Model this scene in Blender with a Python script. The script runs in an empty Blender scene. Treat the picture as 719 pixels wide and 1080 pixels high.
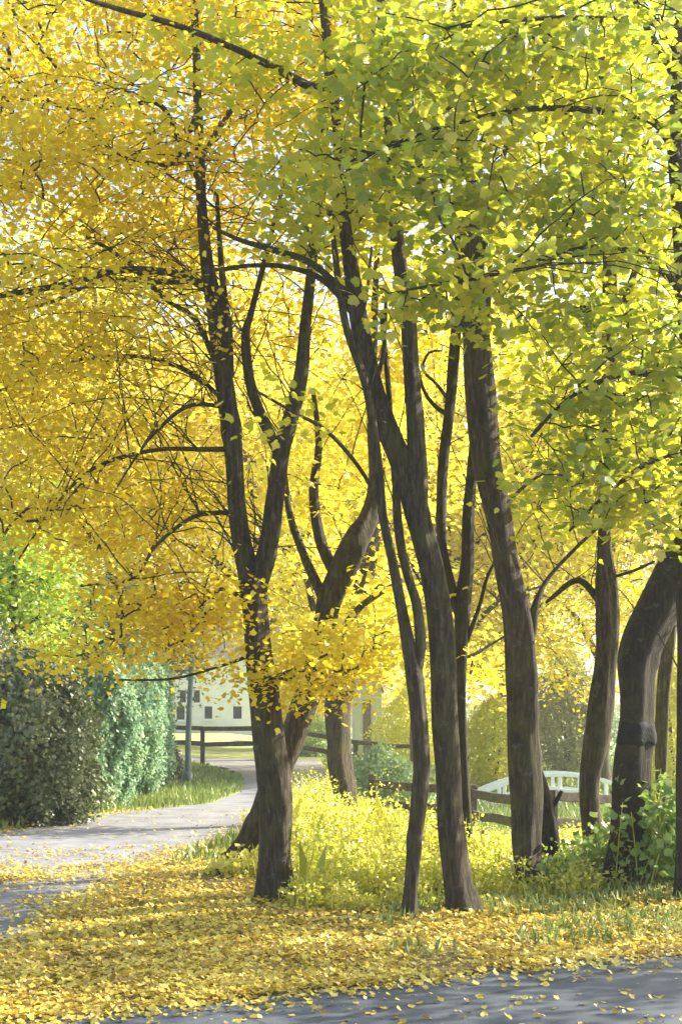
import bpy, math, random
import numpy as np

# ------------------------------------------------------------------ camera, light, exposure
C = bpy.context.scene.collection
SC = bpy.context.scene
F, CX, HY, EYE = 1500.0, 359.5, 752.0, 1.6      # focal length in photo pixels, centre column, horizon row, eye height
cam = bpy.data.objects.new("camera", bpy.data.cameras.new("camera"))
C.objects.link(cam); SC.camera = cam
cam.location = (0, 0, EYE); cam.rotation_euler = (math.radians(90), 0, 0)
cam.data.sensor_fit = 'VERTICAL'; cam.data.sensor_height = 36.0; cam.data.lens = F / 1080 * 36
cam.data.shift_y = (HY - 540) / 1080
cam.data.clip_start = 0.1; cam.data.clip_end = 3000

SUN_AZ, SUN_EL = math.radians(66), math.radians(31)     # azimuth from +Y (view direction) towards +X
w = bpy.data.worlds.new("World"); SC.world = w; w.use_nodes = True
nt = w.node_tree; bg = nt.nodes["Background"]
sky = nt.nodes.new("ShaderNodeTexSky"); sky.sky_type = 'NISHITA'; sky.sun_disc = False
sky.sun_elevation = SUN_EL; sky.sun_rotation = SUN_AZ; sky.air_density = 1.0; sky.dust_density = 2.5; sky.ozone_density = 1.0
nt.links.new(sky.outputs[0], bg.inputs[0]); bg.inputs[1].default_value = 0.15
sun = bpy.data.objects.new("sun", bpy.data.lights.new("sun", 'SUN'))
C.objects.link(sun); sun.data.energy = 5.0; sun.data.angle = math.radians(0.5); sun.data.color = (1.0, 0.93, 0.80)
sun.location = (30, 25, 40)
sun.rotation_euler = (math.pi/2 - SUN_EL, 0, math.pi - SUN_AZ)
SC.view_settings.view_transform = 'Standard'; SC.view_settings.look = 'None'
SC.view_settings.gamma = 1; SC.view_settings.use_curve_mapping = False
SC.view_settings.exposure = 1.4
cy = SC.cycles
cy.max_bounces = 10; cy.diffuse_bounces = 5; cy.transmission_bounces = 6; cy.glossy_bounces = 2
cy.transparent_max_bounces = 6; cy.volume_bounces = 0
cy.use_denoising = True
HAZE = 0.0012

RNG = np.random.default_rng(7); random.seed(7)
R = RNG.random
def P(px, py, d):
    return np.array([(px - CX) / F * d, d, EYE + (HY - py) / F * d])
def sm(t):
    t = np.clip(t, 0, 1); return t * t * (3 - 2 * t)
def vnoise(x, y, s=0):
    """cheap smooth 2D value noise, -1..1"""
    out = 0
    for k, (a, b, f) in enumerate(((1.7, .9, 1), (-.8, 1.9, 1.37), (2.3, -1.1, .73), (.4, 2.9, 2.1))):
        out = out + np.sin((x * a + y * b) * f + 1.3 * k + s) * (.3 if k < 3 else .2)
    return out

# ------------------------------------------------------------------ ground height
def H(x, y):
    x = np.asarray(x, float); y = np.asarray(y, float)
    edge = 8.25 + .545 * x                                   # road edge line
    bank = sm((y - edge) / 2.6) * (.02 + .12 * sm((x - 1.7) / 1.3)) * (1 - sm((y - 13.5) / 5)) * sm((x + 2.4) / 1.6)
    drop = -.62 * sm((x + .35) / 1.3) * sm((y - 13.5) / 8) * (1 - .6 * sm((y - 60) / 60))
    far = 3.2 * sm((y - 70) / 130)
    left = .25 * sm((-x - 4.6) / 3) * sm((y - 15) / 5)
    bumps = .02 * vnoise(x * 1.3, y * 1.1) * sm((y - edge - .2) / 1.5) * sm((x + 2.0) / 1.0)
    return bank + drop + far + left + bumps

# ------------------------------------------------------------------ material helpers
MATS = {}
def mat(name):
    m = bpy.data.materials.new(name); m.use_nodes = True
    n = m.node_tree; n.nodes.clear()
    out = n.nodes.new("ShaderNodeOutputMaterial")
    MATS[name] = m
    return m, n, out
def ramp(n, stops):
    r = n.nodes.new("ShaderNodeValToRGB"); e = r.color_ramp.elements
    e[0].position, e[0].color = stops[0][0], (*stops[0][1], 1)
    e[1].position, e[1].color = stops[-1][0], (*stops[-1][1], 1)
    for p, c in stops[1:-1]:
        k = e.new(p); k.color = (*c, 1)
    return r
def noise(n, scale, detail=3, vec=None, rough=.55):
    t = n.nodes.new("ShaderNodeTexNoise"); t.inputs['Scale'].default_value = scale
    t.inputs['Detail'].default_value = detail; t.inputs['Roughness'].default_value = rough
    if vec is not None: n.links.new(vec, t.inputs['Vector'])
    return t
def math_node(n, op, a, b=None):
    m = n.nodes.new("ShaderNodeMath"); m.operation = op
    for i, v in enumerate((a, b)):
        if v is None: continue
        if isinstance(v, (int, float)): m.inputs[i].default_value = v
        else: n.links.new(v, m.inputs[i])
    return m.outputs[0]

def leaf_mat(name, stops, trans=.5, clump=.9, wr=.45, gloss=.06):
    """leaf material: colour from a clumpy noise and a per-leaf random number; translucent"""
    m, n, out = mat(name)
    g = n.nodes.new("ShaderNodeNewGeometry")
    nz = noise(n, clump, 2, g.outputs['Position'])
    a = math_node(n, 'MULTIPLY', g.outputs['Random Per Island'], wr)
    b = math_node(n, 'MULTIPLY', math_node(n, 'SUBTRACT', nz.outputs['Fac'], .25), 2 * (1 - wr))
    r = ramp(n, stops); n.links.new(math_node(n, 'ADD', a, b), r.inputs[0])
    d = n.nodes.new("ShaderNodeBsdfDiffuse"); t = n.nodes.new("ShaderNodeBsdfTranslucent")
    n.links.new(r.outputs[0], d.inputs[0]); n.links.new(r.outputs[0], t.inputs[0])
    mx = n.nodes.new("ShaderNodeMixShader"); mx.inputs[0].default_value = trans
    n.links.new(d.outputs[0], mx.inputs[1]); n.links.new(t.outputs[0], mx.inputs[2])
    gl = n.nodes.new("ShaderNodeBsdfGlossy"); gl.inputs['Roughness'].default_value = .45
    gl.inputs[0].default_value = (1, 1, 1, 1)
    m2 = n.nodes.new("ShaderNodeMixShader"); m2.inputs[0].default_value = gloss
    n.links.new(mx.outputs[0], m2.inputs[1]); n.links.new(gl.outputs[0], m2.inputs[2])
    n.links.new(m2.outputs[0], out.inputs[0])
    return m
def solid_mat(name, stops, scale=6, rough=.85, bump=.0, bscale=40, stretch=(1, 1, 1), detail=4, bdist=.02, world=False):
    m, n, out = mat(name)
    if world:
        tc = n.nodes.new("ShaderNodeNewGeometry").outputs['Position']
    else:
        tc = n.nodes.new("ShaderNodeTexCoord").outputs['Object']
    mp = n.nodes.new("ShaderNodeMapping"); mp.inputs['Scale'].default_value = stretch
    n.links.new(tc, mp.inputs[0])
    nz = noise(n, scale, detail, mp.outputs[0]); r = ramp(n, stops); n.links.new(nz.outputs['Fac'], r.inputs[0])
    b = n.nodes.new("ShaderNodeBsdfPrincipled"); b.inputs['Roughness'].default_value = rough
    n.links.new(r.outputs[0], b.inputs['Base Color'])
    if name == "road_asphalt":                                 # fine cracks and repair patches
        vo = n.nodes.new("ShaderNodeTexVoronoi"); vo.feature = 'DISTANCE_TO_EDGE'; vo.inputs['Scale'].default_value = .55
        wv = noise(n, 2.2, 4, tc); av = n.nodes.new("ShaderNodeMix"); av.data_type = 'VECTOR'; av.inputs['Factor'].default_value = .25
        n.links.new(tc, av.inputs['A']); n.links.new(wv.outputs['Color'], av.inputs['B']); n.links.new(av.outputs['Result'], vo.inputs['Vector'])
        cr = ramp(n, [(.0, (.35, .35, .35)), (.012, (1, 1, 1))]); n.links.new(vo.outputs['Distance'], cr.inputs[0])
        sp = noise(n, 190, 2, tc); sr = ramp(n, [(.35, (.65, .65, .65)), (.68, (1.55, 1.55, 1.5))]); n.links.new(sp.outputs['Fac'], sr.inputs[0])
        m1 = n.nodes.new("ShaderNodeMix"); m1.data_type = 'RGBA'; m1.blend_type = 'MULTIPLY'; m1.inputs['Factor'].default_value = 1
        n.links.new(r.outputs[0], m1.inputs['A']); n.links.new(cr.outputs[0], m1.inputs['B'])
        m3 = n.nodes.new("ShaderNodeMix"); m3.data_type = 'RGBA'; m3.blend_type = 'MULTIPLY'; m3.inputs['Factor'].default_value = 1
        n.links.new(m1.outputs['Result'], m3.inputs['A']); n.links.new(sr.outputs[0], m3.inputs['B']); n.links.new(m3.outputs['Result'], b.inputs['Base Color'])
    if bump:
        n2 = noise(n, bscale, 5, mp.outputs[0], .65); bu = n.nodes.new("ShaderNodeBump")
        bu.inputs['Strength'].default_value = bump; bu.inputs['Distance'].default_value = bdist
        n.links.new(n2.outputs['Fac'], bu.inputs['Height']); n.links.new(bu.outputs[0], b.inputs['Normal'])
    n.links.new(b.outputs[0], out.inputs[0])
    return m

def bark_mat(name, dark, mid, light, moss=(.105, .105, .03), moss_amt=.6):
    m, n, out = mat(name)
    tc = n.nodes.new("ShaderNodeTexCoord").outputs['Object']
    mp = n.nodes.new("ShaderNodeMapping"); mp.inputs['Scale'].default_value = (1, 1, .16)
    n.links.new(tc, mp.inputs[0])
    n1 = noise(n, 34, 6, mp.outputs[0], .7); n2 = noise(n, 4, 4, tc, .6); n3 = noise(n, 1.1, 3, tc)
    r = ramp(n, [(.28, dark), (.5, mid), (.74, light)]); n.links.new(n1.outputs['Fac'], r.inputs[0])
    mr = ramp(n, [(.46, (0, 0, 0)), (.68, (1, 1, 1))])
    n.links.new(n2.outputs['Fac'], mr.inputs[0])
    mx = n.nodes.new("ShaderNodeMix"); mx.data_type = 'RGBA'
    n.links.new(math_node(n, 'MULTIPLY', mr.outputs[0], moss_amt), mx.inputs['Factor'])
    n.links.new(r.outputs[0], mx.inputs['A']); mx.inputs['B'].default_value = (*moss, 1)
    # pale lichen blotches
    lr = ramp(n, [(.60, (0, 0, 0)), (.68, (1, 1, 1))]); n4 = noise(n, 9, 4, tc, .7); n.links.new(n4.outputs['Fac'], lr.inputs[0])
    m2 = n.nodes.new("ShaderNodeMix"); m2.data_type = 'RGBA'
    n.links.new(math_node(n, 'MULTIPLY', lr.outputs[0], .28), m2.inputs['Factor'])
    n.links.new(mx.outputs['Result'], m2.inputs['A']); m2.inputs['B'].default_value = (.24, .25, .20, 1)
    b = n.nodes.new("ShaderNodeBsdfPrincipled"); b.inputs['Roughness'].default_value = .9
    n.links.new(m2.outputs['Result'], b.inputs['Base Color'])
    bu = n.nodes.new("ShaderNodeBump"); bu.inputs['Strength'].default_value = 1.0; bu.inputs['Distance'].default_value = .045
    n.links.new(n1.outputs['Fac'], bu.inputs['Height']); n.links.new(bu.outputs[0], b.inputs['Normal'])
    n.links.new(b.outputs[0], out.inputs[0])
    return m

BARK = bark_mat("bark_brown", (.010, .007, .004), (.055, .040, .024), (.190, .145, .090))
BARK_DK = bark_mat("bark_dark", (.006, .0045, .003), (.026, .019, .012), (.075, .057, .038), moss_amt=.35)
GOLD = leaf_mat("leaf_gold", [(0, (.46, .23, .015)), (.15, (.72, .47, .015)), (.4, (.85, .67, .02)), (.7, (.87, .76, .03)), (1, (.70, .70, .06))], .64, wr=.6)
YELLOW = leaf_mat("leaf_yellow", [(0, (.62, .44, .04)), (.3, (.80, .67, .06)), (.65, (.86, .79, .08)), (1, (.74, .75, .12))], .64)
YGREEN = leaf_mat("leaf_yellow_green", [(0, (.78, .68, .05)), (.35, (.72, .69, .04)), (.7, (.62, .65, .04)), (1, (.44, .53, .06))], .64)
GREEN = leaf_mat("leaf_spring_green", [(0, (.78, .64, .03)), (.25, (.62, .58, .03)), (.5, (.46, .50, .028)), (.75, (.30, .39, .04)), (1, (.18, .30, .05))], .68, clump=1.3, wr=.6)
LIME = leaf_mat("leaf_lime", [(0, (.66, .68, .06)), (.4, (.46, .58, .06)), (1, (.24, .40, .07))], .52)
OLIVE = leaf_mat("leaf_olive", [(0, (.12, .105, .04)), (.4, (.10, .14, .045)), (.75, (.22, .24, .09)), (1, (.36, .34, .16))], .25, clump=2.2)
SAGE = leaf_mat("leaf_sage", [(0, (.16, .19, .07)), (.5, (.26, .29, .12)), (1, (.42, .42, .20))], .35, clump=1.6)
CONIF = leaf_mat("leaf_conifer", [(0, (.12, .24, .14)), (.4, (.26, .42, .25)), (.75, (.38, .50, .27)), (1, (.46, .54, .28))], .4, clump=1.8, gloss=.02)
WEED = leaf_mat("weed_leaf", [(0, (.24, .32, .05)), (.25, (.50, .54, .06)), (.55, (.72, .69, .09)), (1, (.82, .76, .26))], .5, clump=1.8, wr=.55)
GRASS = leaf_mat("grass_blade", [(0, (.13, .22, .05)), (.5, (.28, .36, .09)), (1, (.46, .46, .16))], .4, clump=1.0)
MINT = leaf_mat("leaf_mint", [(0, (.24, .36, .14)), (.5, (.42, .54, .20)), (1, (.62, .66, .26))], .45, clump=1.6)
IVY = leaf_mat("ivy_leaf", [(0, (.10, .20, .04)), (.5, (.24, .38, .07)), (1, (.52, .56, .12))], .45, clump=3)
LITTER = leaf_mat("fallen_leaf", [(0, (.20, .11, .05)), (.2, (.42, .28, .08)), (.42, (.70, .53, .07)), (.7, (.82, .67, .10)), (1, (.88, .80, .36))], .2, clump=1.6, wr=.6)
WOOD = solid_mat("weathered_wood", [(.3, (.045, .038, .024)), (.7, (.15, .125, .085))], 12, .85, .5, 40, (1, 1, 1))
WHITEWALL = solid_mat("white_render", [(.3, (.74, .75, .70)), (.7, (.84, .85, .80))], 2, .8)
WHITEPAINT = solid_mat("white_paint", [(.3, (.74, .77, .74)), (.7, (.84, .86, .83))], 5, .6)
ROOF = solid_mat("grey_slate", [(.3, (.16, .16, .17)), (.7, (.25, .25, .26))], 6, .8, .3, 30)
GLASS = solid_mat("dark_glass", [(.3, (.03, .035, .04)), (.7, (.06, .07, .075))], 2, .15)
GREYWALL = solid_mat("blue_grey_board", [(.3, (.30, .34, .36)), (.7, (.40, .44, .45))], 3, .8, .3, 8, (8, 8, .3))
TEAL = solid_mat("teal_board", [(.3, (.13, .27, .23)), (.7, (.20, .36, .31))], 3, .8, .3, 8, (8, 8, .3))
METAL = solid_mat("grey_green_metal", [(.3, (.09, .12, .11)), (.7, (.15, .18, .17))], 5, .5)

# ------------------------------------------------------------------ mesh helpers
class MB:
    """collects vertices and faces; one build() = one mesh object"""
    def __init__(s): s.v = []; s.f = []; s.m = []; s.n = 0; s.sm = []
    def add(s, v, faces, mi=0, smooth=False):
        v = np.asarray(v, float); s.v.append(v)
        faces = np.asarray(faces, int) + s.n
        s.f.append(faces); s.m.append(np.full(len(faces), mi)); s.sm.append(np.full(len(faces), smooth)); s.n += len(v)
    def box(s, lo, hi, mi=0):
        x0, y0, z0 = lo; x1, y1, z1 = hi
        v = [(x0,y0,z0),(x1,y0,z0),(x1,y1,z0),(x0,y1,z0),(x0,y0,z1),(x1,y0,z1),(x1,y1,z1),(x0,y1,z1)]
        s.add(v, [(0,3,2,1),(4,5,6,7),(0,1,5,4),(1,2,6,5),(2,3,7,6),(3,0,4,7)], mi)
    def beam(s, a, b, wd, ht, mi=0, up=(0, 0, 1), jit=0.0):
        """rectangular bar from a to b with chamfered section"""
        a = np.array(a, float); b = np.array(b, float); t = b - a; t /= np.linalg.norm(t)
        up = np.array(up, float); sd = np.cross(t, up); sd /= np.linalg.norm(sd); u = np.cross(sd, t)
        c = .18
        prof = [(-1+c,-1),(1-c,-1),(1,-1+c),(1,1-c),(1-c,1),(-1+c,1),(-1,1-c),(-1,-1+c)]
        vs = []; N = 5
        for k in range(N):
            q = a + (b - a) * k / (N - 1) + (np.array([0, 0, 1]) * RNG.normal(0, jit) if 0 < k < N-1 else 0)
            g = 1 + RNG.normal(0, .03)
            for (x, y) in prof: vs.append(q + sd * x * wd / 2 * g + u * y * ht / 2 * g)
        fs = []
        for k in range(N - 1):
            for j in range(8):
                i = k * 8 + j; i2 = k * 8 + (j + 1) % 8
                fs.append((i, i2, i2 + 8, i + 8))
        s.add(vs, fs, mi)
        for o, sgn in ((0, 1), ((N-1)*8, -1)):
            cc = [o + j for j in range(8)]
            quads = [(cc[0],cc[1],cc[2],cc[3]),(cc[0],cc[3],cc[4],cc[7]),(cc[4],cc[5],cc[6],cc[7])]
            s.f.append(np.array([q if sgn < 0 else q[::-1] for q in quads]) + s.n - len(vs)); s.m.append(np.full(3, mi)); s.sm.append(np.full(3, False))
    def tube(s, pts, rad, K=8, rough=0.0, mi=0, cap=True, seed=0, flare=False):
        pts = np.asarray(pts, float); rad = np.asarray(rad, float); n = len(pts)
        tan = np.gradient(pts, axis=0); tan /= np.linalg.norm(tan, axis=1)[:, None] + 1e-9
        ref = np.array([0.31, 1, 0.12]) if abs(tan[0][1]) < .9 else np.array([1., 0, 0.1])
        u = np.cross(tan, ref); u /= np.linalg.norm(u, axis=1)[:, None] + 1e-9
        v = np.cross(tan, u)
        a = np.arange(K) / K * 2 * math.pi
        rr = np.repeat(rad[:, None], K, 1)
        if rough:
            L = np.concatenate([[0], np.cumsum(np.linalg.norm(np.diff(pts, axis=0), axis=1))])[:, None]
            ph = np.random.default_rng(seed).random(8) * 6.28
            A = a[None, :]
            k = (np.sin(2*A + 1.3*L + ph[0]) * .9 + np.sin(3*A - 2.1*L + ph[1]) * .8 + np.sin(5*A + 1.1*np.sin(2.3*L+ph[2]) + ph[3]) * .9
                 + np.sin(L*5.1 + ph[4] + 1.5*np.sin(A+ph[5])) * .7 + np.sin(A + L*7.3 + ph[6]) * .6)
            rr = rr * (1 + rough * k * .5)
            kr = np.random.default_rng(seed + 5)
            for _ in range(int(L[-1, 0] * 3.2)):                # knots, burls and old branch scars
                l0, a0, am = kr.random() * L[-1, 0], kr.random() * 6.28, (.06 + .15 * kr.random()) * (1 if kr.random() < .75 else -.6)
                da = (A - a0 + math.pi) % (2 * math.pi) - math.pi
                rr = rr * (1 + am * np.exp(-((L - l0) / (.05 + .05 * kr.random())) ** 2 - (da / .42) ** 2))
            if flare:
                rr = rr * (1 + np.exp(-L / .22) * (.05 + .17 * np.cos(A * (4 + seed % 2) + ph[7]) + .12 * np.cos(A * 3 + ph[2])))
        V = pts[:, None, :] + rr[:, :, None] * (np.cos(a)[None, :, None] * u[:, None, :] + np.sin(a)[None, :, None] * v[:, None, :])
        V = V.reshape(-1, 3)
        i = np.arange(n - 1)[:, None] * K; j = np.arange(K)[None, :]; j2 = (j + 1) % K
        fs = np.stack([i + j, i + j2, i + K + j2, i + K + j], -1).reshape(-1, 4)
        s.add(V, fs, mi, True)
        if cap:
            for o, rev in ((0, True), ((n - 1) * K, False)):
                cidx = s.n; s.v.append(pts[[0 if rev else n - 1]]); s.n += 1
                base = s.n - 1 - len(V) - (0 if rev else 1)
                base = cidx - len(V) - (0 if rev else 1)
                ff = [(base + o + q, base + o + (q + 1) % K, cidx, cidx) for q in range(K)]
                tri = np.array([(p if not rev else (p[1], p[0], p[2])) for p in [x[:3] for x in ff]])
                s.f.append(tri); s.m.append(np.full(K, mi)); s.sm.append(np.full(K, True))
    def leaves(s, pos, nrm, dirv, size, shape, mi=0, curl=.12):
        """one face per leaf. shape: (k,2) outline in leaf plane, y along the leaf"""
        n = len(pos); k = len(shape)
        nrm = nrm / (np.linalg.norm(nrm, axis=1)[:, None] + 1e-9)
        dirv = dirv - nrm * np.sum(dirv * nrm, 1)[:, None]; dirv /= np.linalg.norm(dirv, axis=1)[:, None] + 1e-9
        sd = np.cross(dirv, nrm)
        sx = shape[:, 0][None, :, None]; sy = shape[:, 1][None, :, None]
        z = -(np.abs(sx) * 1.0 + (sy - .4) ** 2 * 1.2) * curl * (RNG.random((n, 1, 1)) * 2)
        V = pos[:, None, :] + size[:, None, None] * (sx * sd[:, None, :] + sy * dirv[:, None, :] + z * nrm[:, None, :])
        fs = np.arange(n * k).reshape(n, k)
        s.add(V.reshape(-1, 3), fs, mi, False)
    def build(s, name, mats, parent=None, loc=None):
        me = bpy.data.meshes.new(name)
        V = np.concatenate([np.asarray(x).reshape(-1, 3) for x in s.v])
        if loc is not None: V = V - np.asarray(loc)
        me.vertices.add(len(V)); me.vertices.foreach_set("co", V.astype(np.float32).ravel())
        loops = np.concatenate([x.ravel() for x in s.f]); tot = np.concatenate([np.full(len(x), x.shape[1]) for x in s.f])
        me.loops.add(len(loops)); me.loops.foreach_set("vertex_index", loops.astype(np.int32))
        me.polygons.add(len(tot)); st = np.concatenate([[0], np.cumsum(tot)[:-1]])
        me.polygons.foreach_set("loop_start", st.astype(np.int32)); me.polygons.foreach_set("loop_total", tot.astype(np.int32))
        me.polygons.foreach_set("material_index", np.concatenate(s.m).astype(np.int32))
        me.polygons.foreach_set("use_smooth", np.concatenate(s.sm))
        for m in (mats if isinstance(mats, (list, tuple)) else [mats]): me.materials.append(m)
        me.update(calc_edges=True); me.validate()
        o = bpy.data.objects.new(name, me); C.objects.link(o)
        if parent: o.parent = parent
        elif loc is not None: o.location = loc
        return o

def tag(o, label=None, cat=None, group=None, kind=None):
    if label: o["label"] = label
    if cat: o["category"] = cat
    if group: o["group"] = group
    if kind: o["kind"] = kind
    return o
def thing(name, label, cat, loc=(0, 0, 0), group=None):
    o = bpy.data.objects.new(name, None); C.objects.link(o); o.location = loc; o.empty_display_size = .2
    return tag(o, label, cat, group)

KITE = np.array([(0, 0), (.34, .42), (0, 1), (-.34, .42)])
HEXL = np.array([(0, 0), (.30, .12), (.48, .45), (.22, .62), (0, 1), (-.22, .62), (-.48, .45), (-.30, .12)])
MAPLE = np.array([(0, 0), (.22, .02), (.44, .10), (.44, .28), (.56, .52), (.34, .58), (.26, .80), (0, 1.0),
                  (-.26, .80), (-.34, .58), (-.56, .52), (-.44, .28), (-.44, .10), (-.22, .02)])
BLADE = np.array([(-.035, 0), (.035, 0), (.02, .6), (0, 1), (-.02, .6)])

def spline(pts, step=.06):
    """Catmull-Rom through pts (n, k) resampled"""
    pts = np.asarray(pts, float)
    ext = np.vstack([2 * pts[0] - pts[1], pts, 2 * pts[-1] - pts[-2]])
    out = []
    for i in range(1, len(ext) - 2):
        p0, p1, p2, p3 = ext[i-1:i+3]
        m = max(2, int(np.linalg.norm((p2 - p1)[:3]) / step))
        t = np.arange(m)[:, None] / m
        out.append(.5 * ((2*p1) + (-p0+p2)*t + (2*p0-5*p1+4*p2-p3)*t**2 + (-p0+3*p1-3*p2+p3)*t**3))
    out.append(ext[-2][None]); q = np.vstack(out); q[:, 3] = np.maximum(q[:, 3], .003)
    return q
def px_path(path, d0):
    """[(px, py, width_px, depth offset)] -> (x, y, z, radius)"""
    out = []
    for p in path:
        d = d0 + (p[3] if len(p) > 3 else 0); out.append([*P(p[0], p[1], d), p[2] / 2 / F * d * .91])
    return np.array(out)

# ------------------------------------------------------------------ crown: sprays joined to limbs by a growing twig tree
def crown(name, mats, nodes, targets, parent, loc, leaf=.07, per=40, spread=.55, shape=HEXL, flat=.16, droop=.15, rtwig=.0022, tilt=.55, rmax=.02, longtw=.10):
    """nodes: (n,3) points the first twigs may leave from; targets: (m,3) spray centres"""
    nd = np.asarray(nodes, float); nn0 = len(nd)
    dist = np.min(np.linalg.norm(targets[:, None, :] - nd[None, ::3, :], axis=2), axis=1)
    order = np.argsort(dist); T = targets[order]
    mb = MB(); c0 = nd.mean(axis=0); extra = []
    for k in range(int(len(T) * longtw)):                      # long fine side branches the sprays can hang on
        a = nd[RNG.integers(len(nd))]; tg = T[RNG.integers(len(T))]; v = tg - a; L0 = np.linalg.norm(v)
        if L0 < .25: continue
        L = min(L0, 1.0 + 1.1 * RNG.random()); v = v / L0; v[2] = np.clip(v[2], -.12, .5) + .06; v /= np.linalg.norm(v); s1 = np.cross(v, [0, 0, 1.]) * RNG.normal(0, .18)
        q = spline([[*a, rtwig * 2.6], [*(a + v * L * .35 + s1 * L + [0, 0, .05 * L]), rtwig * 2.0], [*(a + v * L * .7 + s1 * L * 1.2 + [0, 0, .03 * L]), rtwig * 1.5], [*(a + v * L + s1 * L * .6 - [0, 0, .10 * L]), rtwig * .7]], .1); q[1:, :3] += RNG.normal(0, .008, (len(q) - 1, 3))
        mb.tube(q[:, :3], q[:, 3], 5, mi=1, cap=False); extra.append(q[2:, :3])
    if extra: nd = np.vstack([nd] + extra); nn0 = len(nd)
    pts = np.zeros((nn0 + len(T) * 3, 3)); pts[:nn0] = nd; cnt = nn0
    parent_i = -np.ones(len(pts), int); segs = []
    dirs = np.zeros_like(T)
    for i, t in enumerate(T):
        dd = np.linalg.norm(pts[:cnt] - t, axis=1); j = int(np.argmin(dd)); a = pts[j]
        L = dd[j] + 1e-6; mid1 = a + (t - a) * .36 + RNG.normal(0, .035 * L, 3) + np.array([0, 0, .05 * L])
        mid2 = a + (t - a) * .7 + RNG.normal(0, .03 * L, 3) + np.array([0, 0, .06 * L])
        ids = []
        for q in (mid1, mid2, t):
            pts[cnt] = q; parent_i[cnt] = j if not ids else ids[-1]; ids.append(cnt); cnt += 1
        segs.append((j, ids)); v = t - mid1; dirs[i] = v / (np.linalg.norm(v) + 1e-6)
    desc = np.zeros(cnt)
    for i in range(cnt - 1, nn0 - 1, -1):
        desc[i] += 1
        if parent_i[i] >= 0: desc[parent_i[i]] += desc[i]
    for j, ids in segs:
        rr = [min(rmax, rtwig * (1.2 + desc[k] ** .5 * .55)) for k in ids]
        q = spline(np.c_[np.vstack([pts[j], pts[ids]]), [rr[0] * 1.1] + rr], .12 if leaf < .12 else .3)
        mb.tube(q[:, :3], q[:, 3], 4, mi=1, cap=False)
    # leaves: flat fans round each spray
    m = len(T); n = m * per
    t = np.repeat(T, per, 0); dv = np.repeat(dirs, per, 0); dv[:, 2] *= .35; dv /= np.linalg.norm(dv, axis=1)[:, None] + 1e-6
    sd = np.cross(dv, [0, 0, 1.]); sd /= np.linalg.norm(sd, axis=1)[:, None] + 1e-6
    scl = np.repeat(.7 + .6 * RNG.random(m), per)
    along = (RNG.random(n) * 1.7 - 1.0) * spread * scl; side = RNG.normal(0, .42, n) * spread * scl
    up = RNG.normal(0, flat, n) * spread - droop * np.abs(side) - droop * .6 * np.maximum(along, 0)
    tl = np.repeat(RNG.normal(0, .22, m), per)
    pos = t + dv * along[:, None] + sd * side[:, None]; pos[:, 2] += up + tl * side
    nrm = RNG.normal(0, tilt, (n, 3)); nrm[:, 2] += 1.0
    ld = dv * .6 + sd * np.sign(side)[:, None] * .5 + RNG.normal(0, .45, (n, 3)); ld[:, 2] -= .35
    mb.leaves(pos, nrm, ld, leaf * (.55 + .8 * RNG.random(n)), shape)
    return mb.build(name, mats, parent, loc)

def blob(px, py, d, rx, rz, ry, n):
    """n spray centres inside an ellipsoid (half sizes in metres)"""
    c = P(px, py, d); v = RNG.normal(0, 1, (n, 3)); v /= np.linalg.norm(v, axis=1)[:, None]
    v *= (RNG.random(n) ** .42)[:, None]
    return c + v * np.array([rx, ry, rz])

def fg_tree(label, stems, limbs, d0, blobs, leafmat, leafkw, bark=BARK, base=True, parts=None, name="maple_tree"):
    paths = [px_path(s, d0) for s in stems]
    b = paths[0][0].copy(); gz = float(H(b[0], b[1])); loc = np.array([b[0], b[1], gz])
    root = thing(name, label, "tree", loc)
    # foot of the first stem: root flare down into the ground
    f0 = paths[0]; r0 = f0[0][3]
    foot = np.array([[b[0], b[1], gz - .08, r0 * 1.55], [b[0], b[1], gz + .05, r0 * 1.25]])
    f0 = f0[f0[:, 2] > gz + .14]
    paths[0] = np.vstack([foot, f0])
    mb = MB(); allpts = []
    for k, p in enumerate(paths):
        q = spline(p, .045); mb.tube(q[:, :3], q[:, 3], 26, rough=.15, seed=int(abs(p[0][0]) * 1000) + k, flare=(k == 0 and d0 != 14.2)); allpts.append((q, p))
    mb.build("trunk", bark, root, loc)
    nodes = []
    for q, _ in allpts:
        s = q[q[:, 2] > 1.9]
        if len(s): nodes.append(s[::4, :3])
    for p in limbs:
        q = spline(px_path(p, d0), .05); l = MB(); l.tube(q[:, :3], q[:, 3], 9, rough=.08, seed=len(q)); l.build("limb", bark, root, loc)
        if q[:, 2].max() > 2.3: nodes.append(q[3::3, :3])
    nodes = np.vstack(nodes) if nodes else np.array([loc + [0, 0, 3]])
    if blobs:
        T = np.vstack([blob(*x) for x in blobs])
        crown("crown", [leafmat, bark], nodes, T, root, loc, **leafkw)
    return root, paths

# ------------------------------------------------------------------ setting: ground, road, drive
def grid_obj(name, xs, ys, zf, m):
    X, Y = np.meshgrid(xs, ys); Z = zf(X, Y); nx = len(xs); ny = len(ys)
    i = np.arange(ny - 1)[:, None] * nx + np.arange(nx - 1)[None, :]
    mb = MB(); mb.add(np.stack([X, Y, Z], -1).reshape(-1, 3), np.stack([i, i + 1, i + nx + 1, i + nx], -1).reshape(-1, 4), 0, True)
    return mb.build(name, m)

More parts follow.
